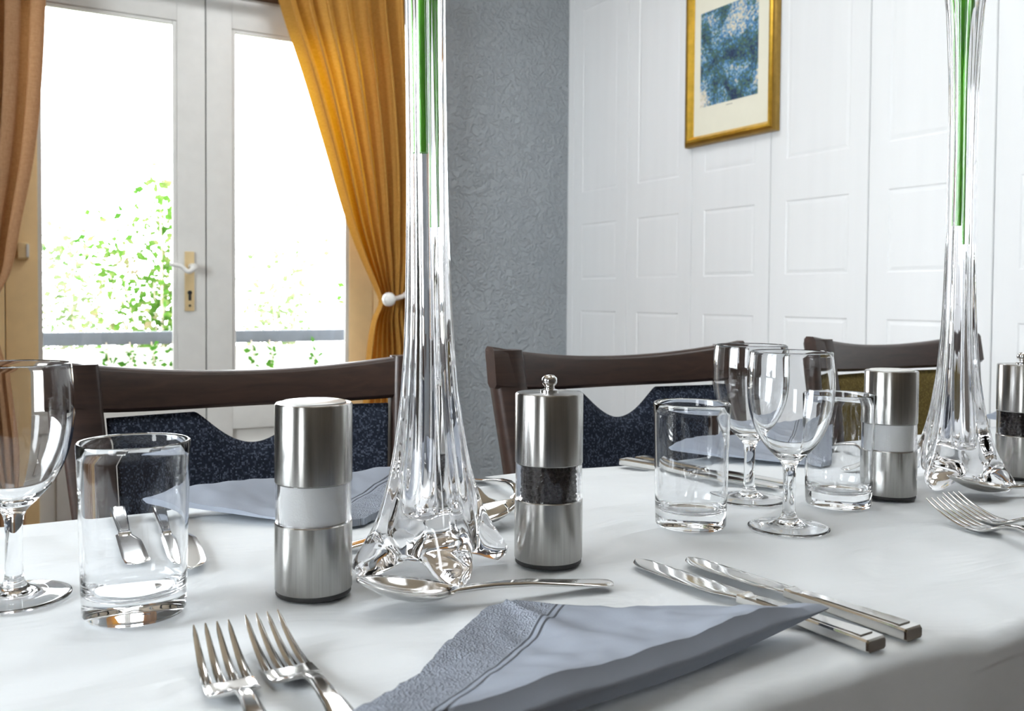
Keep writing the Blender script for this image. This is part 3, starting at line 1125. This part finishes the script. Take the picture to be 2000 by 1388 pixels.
grinder('salt_grinder', 'steel salt grinder standing behind the two forks in front', (0.194, 0.602, TZ), 'salt')
grinder('pepper_grinder', 'steel pepper grinder with knob between the left vase and the front tumbler', (0.372, 0.587, TZ), 'pepper')
grinder('salt_grinder', 'steel salt grinder with white band beside the right vase', (0.801, 0.616, TZ), 'salt')
grinder('pepper_grinder', 'steel pepper grinder with knob cut off at the right edge', (1.020, 0.612, TZ), 'pepper')

# ------------------------------------------------------------------ glasses


def tumbler_mesh():
    ro, rt, h_ = 0.0308, 0.0336, 0.1085
    wl = 0.0019
    pr = [(0, 0.0012), (ro - 0.006, 0.0008), (ro - 0.003, 0.0), (ro - 0.001, 0.0006), (ro, 0.0025)]
    for i in range(1, 13):
        t = i / 12
        pr.append((lerp(ro, rt, t), lerp(0.0025, h_ - 0.0014, t)))
    pr += [(rt - 0.0003, h_ - 0.0005), (rt - 0.0009, h_), (rt - 0.0017, h_ - 0.0003), (rt - 0.0021, h_ - 0.0012)]
    for i in range(1, 11):
        t = i / 10
        pr.append((lerp(rt - 0.0021, ro - wl + 0.0004, t), lerp(h_ - 0.0014, 0.0185, t)))
    pr += [(ro - 0.0038, 0.0150), (ro - 0.0075, 0.0135), (ro - 0.016, 0.0130), (0, 0.0128)]
    return MB().lathe(pr, 96)


t1 = tumbler_mesh().build('tumbler', 'clear_glass', loc=(0.083, 0.617, TZ), angle=180)
tag(t1, 'clear straight tumbler at the left, between wine glass and salt grinder', 'glass', 'water tumblers on the table')
t2 = t1.copy(); COL.objects.link(t2); t2.location = (0.542, 0.621, TZ)
t2['label'] = 'clear straight tumbler between the left pepper grinder and the two wine glasses'
t3 = t1.copy(); COL.objects.link(t3); t3.location = (0.724, 0.615, TZ)
t3['label'] = 'clear straight tumbler overlapping the right salt grinder'


def wine_mesh():
    o = [(0, 0.0034), (0.010, 0.0031), (0.018, 0.0021), (0.028, 0.0007), (0.0335, 0.0), (0.0347, 0.0007), (0.0340, 0.0017), (0.028, 0.0027), (0.018, 0.0043), (0.010, 0.0070), (0.0066, 0.0110),
         (0.0056, 0.0160), (0.0052, 0.030), (0.0053, 0.045), (0.0060, 0.053), (0.0085, 0.0585), (0.0145, 0.0645), (0.0225, 0.0735), (0.0295, 0.0855), (0.0343, 0.0995), (0.0366, 0.115),
         (0.0370, 0.128), (0.0363, 0.142), (0.0351, 0.1535)]
    i_ = [(0.0348, 0.1541), (0.0342, 0.1541), (0.0338, 0.1535), (0.0349, 0.142), (0.0356, 0.128), (0.0352, 0.115), (0.0329, 0.1000), (0.0281, 0.0865), (0.0211, 0.0750), (0.0130, 0.0672), (0.006, 0.0638), (0, 0.0630)]
    # resample smoothly
    def dense(pts, k_):
        out = []
        for a in range(len(pts) - 1):
            p0, p1, p2, p3 = pts[max(0, a - 1)], pts[a], pts[a + 1], pts[min(len(pts) - 1, a + 2)]
            for q in range(k_):
                t = q / k_
                f = lambda c: 0.5 * ((2 * p1[c]) + (-p0[c] + p2[c]) * t + (2 * p0[c] - 5 * p1[c] + 4 * p2[c] - p3[c]) * t * t + (-p0[c] + 3 * p1[c] - 3 * p2[c] + p3[c]) * t ** 3)
                out.append((max(0.0, f(0)), f(1)))
        out.append(pts[-1])
        return out
    prof = dense(o, 3)[:-1] + [o[-1]] + dense(i_, 3)
    prof[0] = (0, prof[0][1])
    prof[-1] = (0, prof[-1][1])
    pr = [prof[0]] + [p_ for p_ in prof[1:-1] if p_[0] > 1e-4] + [prof[-1]]
    return MB().lathe(pr, 96)


w1 = wine_mesh().build('wine_glass', 'clear_glass', loc=(0.018, 0.684, TZ), angle=180)
tag(w1, 'stemmed wine glass cut off by the left edge', 'glass', 'wine glasses on the table')
w2 = w1.copy(); COL.objects.link(w2); w2.location = (0.611, 0.572, TZ)
w2['label'] = 'nearer stemmed wine glass of the pair on the right, in front of its twin'
w3 = w1.copy(); COL.objects.link(w3); w3.location = (0.662, 0.672, TZ)
w3['label'] = 'farther stemmed wine glass of the pair on the right, behind its twin'

# ------------------------------------------------------------------ tall vases


def vase(label, loc, theta0, lean=0.0):
    NT = 144
    rm = [(0, 0.0310), (0.010, 0.0345), (0.022, 0.0345), (0.040, 0.0315), (0.060, 0.0280), (0.080, 0.0250), (0.117, 0.0205), (0.155, 0.0176), (0.19, 0.0160), (0.27, 0.0143), (0.35, 0.0138), (0.42, 0.0142), (0.48, 0.0168), (0.53, 0.0205), (0.57, 0.028), (0.60, 0.042)]
    am = [(0, 0.0250), (0.008, 0.0262), (0.016, 0.0215), (0.026, 0.0150), (0.040, 0.0092), (0.060, 0.0055), (0.080, 0.0036), (0.117, 0.0022), (0.19, 0.0012), (0.35, 0.0008), (0.60, 0.0004)]
    zs = [0.0, 0.002, 0.005, 0.009, 0.013, 0.018, 0.023, 0.029, 0.036, 0.044, 0.053, 0.063, 0.075, 0.09, 0.11, 0.13, 0.16, 0.19, 0.23, 0.27, 0.31, 0.35, 0.39, 0.42, 0.45, 0.48, 0.51, 0.54, 0.565, 0.585, 0.598, 0.602]
    vs, rows = [], []

    def ring(fn):
        rows.append(list(range(len(vs), len(vs) + NT)))
        for k_ in range(NT):
            vs.append(fn(2 * pi * k_ / NT))

    def lobe(a):
        return (0.5 + 0.5 * cos(4 * (a - theta0))) ** 1.6

    def outer(z):
        def fn(a):
            lb = lobe(a)
            r = curve(rm, z) + curve(am, z) * lb
            rib = 0.040 * cos(8 * (a - theta0)) + 0.014 * cos(12 * a + 0.7)
            r *= 1 + rib * min(1, max(0, (z - 0.012) / 0.05)) * (1 if z < 0.5 else max(0.3, 1 - (z - 0.5) / 0.1))
            if z < 0.004:
                r -= 0.0035 * (1 - z / 0.004) ** 1.5
            zz = z + 0.013 * (1 - lb) * exp(-z / 0.018)
            return (r * cos(a), r * sin(a), zz)
        return fn
    # underside: shallow arch
    vs.append((0, 0, 0.0125))
    for f in (0.45, 0.8):
        ring(lambda a, f=f: (f * (outer(0)(a)[0]), f * (outer(0)(a)[1]), lerp(0.0125, outer(0)(a)[2], f ** 2.5)))
    for z in zs:
        ring(outer(z))

    inn = [(0.598, 0.0390), (0.585, 0.0325), (0.565, 0.0240), (0.54, 0.0185), (0.51, 0.0155), (0.48, 0.0135), (0.45, 0.0120), (0.42, 0.0110), (0.35, 0.0102), (0.27, 0.0102), (0.19, 0.0106), (0.15, 0.0112), (0.11, 0.0122), (0.085, 0.0135), (0.062, 0.0150), (0.050, 0.0162), (0.043, 0.0160), (0.039, 0.0130), (0.037, 0.0075)]
    for z, r in inn:
        ring(lambda a, z=z, r=r: (r * (1 + 0.05 * cos(8 * (a - theta0)) * (1 if z > 0.05 else 0)) * cos(a), r * (1 + 0.05 * cos(8 * (a - theta0)) * (1 if z > 0.05 else 0)) * sin(a), z))
    vs.append((0, 0, 0.0365))
    fs = []
    for k_ in range(NT):
        fs.append((0, rows[0][(k_ + 1) % NT], rows[0][k_]))
        fs.append((rows[-1][k_], rows[-1][(k_ + 1) % NT], len(vs) - 1))
    for a, b in zip(rows, rows[1:]):
        for k_ in range(NT):
            k2 = (k_ + 1) % NT
            fs.append((a[k_], a[k2], b[k2], b[k_]))
    o = MB().add(vs, fs).build('tall_vase', 'vase_glass', loc=loc, angle=180)
    o.rotation_euler = Matrix.Rotation(radians(lean), 3, Vector((0.5, 0.866, 0))).to_euler()
    return tag(o, label, 'vase', 'tall ribbed glass vases')


V1 = (0.287, 0.612, TZ)
V2 = (0.918, 0.622, TZ)
vase('tall ribbed clear glass vase with flared foot left of the pepper grinder', V1, radians(-6), -1.0)
vase('tall ribbed clear glass vase with flared foot at the right, before the khaki chair', V2, radians(12))


def stem(label, base, pts, r, leaf):
    e = thing('flower_stem', label, 'flower stem', base, 0, 'green stems standing in the vases')
    dens = []
    for i in range(25):
        t = i / 24
        z = t * pts[-1][2]
        dens.append((curve([(p_[2], p_[0]) for p_ in pts], z), curve([(p_[2], p_[1]) for p_ in pts], z), z))
    MB().tube(dens, [r * (0.85 + 0.15 * i / 24) for i in range(25)], 12).build('stalk', 'stem_green', e)
    if leaf:
        st = []
        z0, L = pts[-1][2] - 0.02, 0.16
        mb = MB()
        secs = []
        for i in range(12):
            t = i / 11
            w_ = 0.012 * sin(pi * min(1, 0.08 + t * 0.95)) ** 0.8
            cx = pts[-1][0] + 0.055 * t * t
            z = z0 + L * t
            y = pts[-1][1]
            secs.append([(cx, y - w_, z), (cx + 0.001, y, z - 0.002), (cx, y + w_, z), (cx - 0.001, y, z - 0.001)])
        mb.loft(secs)
        mb.build('leaf', 'stem_green', e)
    return e


stem('thick green stem in the left vase, at its left side', (V1[0] - 0.0078, V1[1] + 0.0040, 1.054), [(0, 0, 0), (-0.0005, 0.0005, 0.12), (0.001, 0.001, 0.25), (0.008, 0.004, 0.36)], 0.0060, True)
stem('thin green stem in the left vase reaching lower down', (V1[0] - 0.0010, V1[1] - 0.0005, 1.000), [(0, 0, 0), (0.0005, 0.0005, 0.10), (0.002, 0.0, 0.26), (0.012, -0.010, 0.40)], 0.0017, True)
stem('second thin green stem in the left vase', (V1[0] - 0.0005, V1[1] + 0.0060, 1.062), [(0, 0, 0), (0.0, 0.0005, 0.10), (0.001, 0.001, 0.26), (0.004, 0.012, 0.36)], 0.0019, False)
stem('green stem in the right vase, reaching lowest', (V2[0] + 0.0025, V2[1] - 0.002, 1.010), [(0, 0, 0), (-0.002, 0.0, 0.10), (-0.002, 0.0, 0.20), (0.012, -0.008, 0.38)], 0.0042, True)
stem('green stem in the right vase, ending just above the lowest', (V2[0] - 0.0040, V2[1] + 0.002, 1.030), [(0, 0, 0), (0.001, 0.0, 0.10), (-0.001, 0.002, 0.20), (-0.016, 0.010, 0.38)], 0.0036, True)
stem('third green stem in the right vase, ending higher', (V2[0] + 0.002, V2[1] + 0.0045, 1.085), [(0, 0, 0), (0.001, 0.0, 0.08), (0.003, 0.002, 0.15), (0.014, 0.012, 0.33)], 0.0034, False)

# ------------------------------------------------------------------ cutlery


def make_fork(label):
    """lies along +y, tines up and forward; origin at the handle end"""
    e = thing('fork', label, 'fork', (0, 0, 0), 0, 'steel forks')
    st = [(0.000, 0.0030, 0.0040, 0.0016, 0, 0), (0.002, 0.0030, 0.0070, 0.0020, 0, 0), (0.010, 0.0034, 0.0092, 0.0022, 0, 0), (0.030, 0.0060, 0.0080, 0.0024, 0, 0), (0.055, 0.0105, 0.0055, 0.0030, 0, 0),
          (0.078, 0.0125, 0.0038, 0.0036, 0, 0), (0.090, 0.0110, 0.0036, 0.0036, 0, 0), (0.098, 0.0078, 0.0044, 0.0034, 0, 0), (0.104, 0.0050, 0.0075, 0.0030, 0, 0), (0.1065, 0.0040, 0.0118, 0.0028, 0.0002, 0),
          (0.108, 0.0034, 0.0129, 0.0026, 0.0004, 0), (0.114, 0.0026, 0.0131, 0.0022, 0.0006, 0), (0.124, 0.0028, 0.0129, 0.0020, 0.0006, 0)]
    MB().strip(st, 11).build('handle', 'cutlery_steel', e, angle=60)
    for q in range(4):
        u = (q - 1.5) / 1.5
        tn = []
        for i in range(10):
            t = i / 9
            y = lerp(0.1225, 0.1725, t)
            z = 0.0022 + 0.0152 * t ** 1.7
            x = u * lerp(0.0102, 0.0093, t)
            w_ = lerp(0.0027, 0.0011, t ** 1.2)
            tn.append((y, z, w_ if i < 9 else 0.0005, lerp(0.0020, 0.0012, t), 0, x))
        MB().strip(tn, 5).build('tine', 'cutlery_steel', e, angle=60)
    return e


def make_spoon(label):
    e = thing('dessert_spoon', label, 'spoon', (0, 0, 0), 0, 'steel dessert spoons')
    st = [(0.000, 0.0032, 0.0030, 0.0016, 0, 0), (0.0015, 0.0032, 0.0060, 0.0022, 0, 0), (0.008, 0.0036, 0.0080, 0.0024, 0, 0), (0.030, 0.0052, 0.0068, 0.0026, 0, 0), (0.060, 0.0080, 0.0048, 0.0032, 0, 0), (0.085, 0.0084, 0.0036, 0.0036, 0, 0),
          (0.100, 0.0078, 0.0036, 0.0036, 0, 0), (0.110, 0.0076, 0.0046, 0.0030, 0, 0), (0.116, 0.0070, 0.0060, 0.0024, 0.0006, 0)]
    MB().strip(st, 9).build('handle', 'cutlery_steel', e, angle=60)
    b = []
    for i in range(25):
        t = i / 24
        y = lerp(0.112, 0.176, t)
        w_ = 0.0212 * (sin(pi * min(1, 0.035 + 0.955 * t ** 0.86))) ** 0.62
        rimz = 0.0080 + 0.0110 * t ** 1.3
        dep = 0.0086 * sin(pi * (0.04 + 0.94 * t)) ** 0.8
        b.append((y, rimz, max(0.0028, w_), 0.0012, dep, 0))
    MB().strip(b, 21).build('bowl', 'cutlery_steel', e, angle=180)
    return e


def make_knife(label):
    e = thing('table_knife', label, 'knife', (0, 0, 0), 0, 'steel table knives')
    L0 = 0.098
    bl = []
    for i in range(22):
        t = i / 21
        y = lerp(L0, 0.205, t)
        right = 0.0088 - 0.0010 * t if t < 0.9 else (0.0088 - 0.0010 * t) * sqrt(max(0.02, 1 - ((t - 0.9) / 0.1) ** 2))
        left = -(0.0060 + 0.0072 * min(1, t * 5) * (0.75 + 0.25 * sin(pi * t))) * (1 if t < 0.80 else sqrt(max(0.01, 1 - ((t - 0.80) / 0.2) ** 2)))
        bl.append((y, 0.0042 - 0.0012 * t, (right - left) / 2, 0.0016, 0, (right + left) / 2))
    MB().strip(bl, 9).build('blade', 'cutlery_steel', e, angle=60)
    secs = []
    for y, w_, hgt in ((0.0, 0.0080, 0.0068), (0.0012, 0.0088, 0.0076), (0.012, 0.0088, 0.0078), (0.05, 0.0074, 0.0072), (0.088, 0.0056, 0.0064), (0.094, 0.0052, 0.0060), (0.0965, 0.0062, 0.0068), (0.1000, 0.0062, 0.0066), (0.1015, 0.0050, 0.0050)):
        c = 0.0012
        z0, z1 = 0.0003, hgt
        secs.append([(-w_ + c, y, z0), (w_ - c, y, z0), (w_, y, z0 + c), (w_, y, z1 - c), (w_ - c, y, z1), (-w_ + c, y, z1), (-w_, y, z1 - c), (-w_, y, z0 + c)])
    h_ = MB().loft(secs).build('handle', 'cutlery_steel', e, angle=30)
    # sunk frame line around a raised panel on the handle
    MB().loft([[(-w2, y, 0.0062 + dz), (w2, y, 0.0062 + dz), (w2 - 0.0008, y, 0.0072 + dz + 0.0006), (-w2 + 0.0008, y, 0.0072 + dz + 0.0006)]
               for y, w2, dz in ((0.007, 0.0062, 0.0006), (0.05, 0.0050, 0.0), (0.086, 0.0036, -0.0007))]).build('handle_panel', 'cutlery_steel', h_, angle=30)
    return e


def aim(o, start, end, tilt=0.0, z=TZ):
    """lay a piece of cutlery with its handle end at start, pointing to end"""
    dx, dy = end[0] - start[0], end[1] - start[1]
    o.location = (start[0], start[1], z)
    o.rotation_euler = (tilt, 0, math.atan2(dy, dx) - pi / 2)
    return o


def dup(src, label, start, end, tilt=0.0, z=TZ):
    c = copy_tree(src)
    c['label'] = label
    return aim(c, start, end, tilt, z)


# near setting in front
f1 = aim(make_fork('left of the two forks in the left foreground, nearest the viewer'), (0.104, 0.351), (0.110, 0.520))
dup(f1, 'right of the two forks in the left foreground, below the salt grinder', (0.143, 0.354), (0.139, 0.524))
k1 = aim(make_knife('table knife partly covered by the near grey napkin'), (0.4405, 0.345), (0.427, 0.546))
k2 = dup(k1, 'uncovered table knife right of the near grey napkin, alongside its twin', (0.4745, 0.346), (0.464, 0.532))
k2.scale = (0.95, 0.92, 1)
s1 = aim(make_spoon('dessert spoon lying in front of the left vase'), (0.376, 0.511), (0.209, 0.545), radians(0.8))
s1.location.z = TZ + 0.0005
# near setting at the right
dup(f1, 'nearer of the two overlapping forks at the right edge, below the right vase', (0.728, 0.368), (0.760, 0.528))
dup(f1, 'farther of the two overlapping forks at the right edge, towards the spoon', (0.764, 0.376), (0.797, 0.543))
dup(s1, 'dessert spoon at the right edge in front of the right vase', (1.010, 0.510), (0.862, 0.580), radians(0.8), TZ + 0.0005)
# settings on the far side
dup(f1, 'nearer fork of the pair behind the left pepper grinder', (0.425, 0.880), (0.414, 0.712))
dup(f1, 'farther fork of the pair behind the left pepper grinder, close to table edge', (0.468, 0.884), (0.457, 0.716))
dup(k1, 'left table knife seen through the left tumbler', (0.103, 0.905), (0.096, 0.700))
dup(k1, 'right table knife showing its blade tip beside the left tumbler', (0.148, 0.890), (0.130, 0.680))
dup(s1, 'dessert spoon lying behind the left vase, its bowl to the right', (0.240, 0.683), (0.400, 0.704), 0.0, TZ + 0.0005)
dup(k1, 'nearer table knife behind the front tumbler and wine glasses', (0.668, 0.888), (0.722, 0.690))
dup(k1, 'farther table knife behind the tumbler and wine glasses', (0.695, 0.892), (0.748, 0.695))
dup(s1, 'dessert spoon behind the right salt grinder, partly hidden by tumbler', (0.865, 0.727), (1.03, 0.715), 0.0, TZ + 0.0005)
dup(f1, 'fork near the far table edge left of the right vase', (0.990, 0.880), (0.985, 0.712))

# ------------------------------------------------------------------ folded napkins


def napkin_mesh(seed):
    """right angled triangle of folded paper: apex at origin, border edge apex-D, puffy fold D-B"""
    A = Vector((0, 0))
    D = Vector((-0.180, -0.156))
    B = Vector((0.150, -0.126))
    nA, nD = 34, 44
    N_ = 44
    rng_ = random.Random(seed)
    top, bot, uvs = [], [], []
    idx = {}
    nrm = Vector((-(D - A).y, (D - A).x)).normalized()
    if nrm.dot(B - A) < 0:
        nrm = -nrm
    al = (D - A).normalized()

    # s runs from D side (0) to B side (1) along the fold, t runs from apex (0) to fold (1)
    ns, ntt = 64, 40
    def P(s, t):
        q = D.lerp(B, s)
        # keep it a triangle but with a blunt apex
        apex = A + (B - D) * (s - 0.5) * 0.07
        return apex.lerp(q, t)
    for j in range(ntt + 1):
        for i in range(ns + 1):
            s, t = i / ns, j / ntt
            p_ = P(s, t)
            dist = (p_ - A).dot(nrm)
            along = (p_ - A).dot(al)
            # torn uneven border
            if i == 0:
                p_ = p_ - nrm * 0.0018 * (0.5 + noise.noise(Vector((along * 130, seed, 0)))) 
            e_fold = (1 - t)
            th = 0.0058 + 0.0165 * max(0, 1 - e_fold / 0.55) ** 1.2 * (0.55 + 0.45 * min(1, (1 - s) / 0.25)) 
            th *= 0.45 + 0.55 * min(1, (1 - s) / 0.12)
            round_ = min(1, e_fold / 0.045)
            ed = sqrt(max(0.0, 1 - (1 - round_) ** 2))
            wob = 0.0026 * noise.noise(Vector((p_.x * 28, p_.y * 28, seed))) + 0.0014 * noise.noise(Vector((p_.x * 70, p_.y * 60, seed + 3)))
            wave = 0.0022 * max(0, 1 - dist / 0.03) * (0.5 + noise.noise(Vector((along * 45, 2, seed)))) * min(1, t * 3)
            tipup = 0.012 * max(0, (s - 0.62) / 0.38) ** 1.4 * t
            kink = 0.004 * exp(-((s - 0.55) / 0.07) ** 2) * exp(-((t - 0.35) / 0.4) ** 2)
            mid = (0.0012 + th * 0.5)
            half = th * 0.5 * (0.25 + 0.75 * ed)
            zb_ = max(0.0006, mid - half) + tipup
            zt_ = mid + half + wob * min(1, t * 3) + wave + tipup + kink
            out = (p_ - A).normalized() * (0.004 * ed) if j == ntt else Vector((0, 0))
            top.append((p_.x, p_.y, max(zt_, zb_ + 0.0006)))
            bot.append((p_.x, p_.y, zb_))
            uvs.append((dist, along))
    W_ = ns + 1
    M_ = len(top)
    fs = []
    for j in range(ntt):
        for i in range(ns):
            a = j * W_ + i
            fs.append((a, a + 1, a + W_ + 1, a + W_))
            fs.append((M_ + a, M_ + a + W_, M_ + a + W_ + 1, M_ + a + 1))
    # closing bands; the fold band bulges out
    base = 2 * M_
    bulge = []
    for i in range(W_):
        a = ntt * W_ + i
        p_ = Vector(top[a]); q = Vector(bot[a])
        d = Vector((0.0, -1.0, 0))
        g = 0.45 * (p_.z - q.z)
        for f_, o_ in ((0.75, 0.8), (0.5, 1.0), (0.25, 0.8)):
            bulge.append(tuple(q.lerp(p_, f_) + d * g * o_))
    vs = top + bot + bulge
    for i in range(ns):
        a, b = ntt * W_ + i, ntt * W_ + i + 1
        ca, cb = base + 3 * i, base + 3 * (i + 1)
        fs += [(a, b, cb, ca), (ca, cb, cb + 1, ca + 1), (ca + 1, cb + 1, cb + 2, ca + 2), (ca + 2, cb + 2, M_ + b, M_ + a)]
    for j in range(ntt):
        for col in (0, ns):
            a, b = j * W_ + col, (j + 1) * W_ + col
            fs.append((a, b, M_ + b, M_ + a))
    a0 = ntt * W_
    fs.append((a0, base, base + 1, base + 2, M_ + a0))
    a1 = ntt * W_ + ns
    c1 = base + 3 * ns
    fs.append((a1, c1, c1 + 1, c1 + 2, M_ + a1))
    for i in range(ns):
        fs.append((i, i + 1, M_ + i + 1, M_ + i))
    uv_all = uvs + uvs + [uvs[ntt * W_ + i] for i in range(W_) for _ in range(3)]
    return MB().add(vs, fs), uv_all


def make_napkin(label, loc, rz, seed):
    mb, uv_all = napkin_mesh(seed)
    o = mb.build('paper_napkin', 'grey_napkin', loc=loc, angle=50)
    lay = o.data.uv_layers.new(name='UVMap')
    for lp in o.data.loops:
        lay.data[lp.index].uv = uv_all[lp.vertex_index]
    o.rotation_euler = (0, 0, rz)
    return tag(o, label, 'napkin', 'folded grey paper napkins')


make_napkin('folded grey paper napkin in the foreground, covering a knife', (0.286, 0.502, TZ), 0, 1)
make_napkin('folded grey paper napkin behind the left salt grinder', (0.275, 0.752, TZ), pi - 0.02, 2)
make_napkin('folded grey paper napkin seen through the two wine glasses', (0.872, 0.765, TZ), pi - 0.03, 3)
make_napkin('folded grey paper napkin at the far right behind the right vase', (1.52, 0.752, TZ), pi - 0.03, 4)
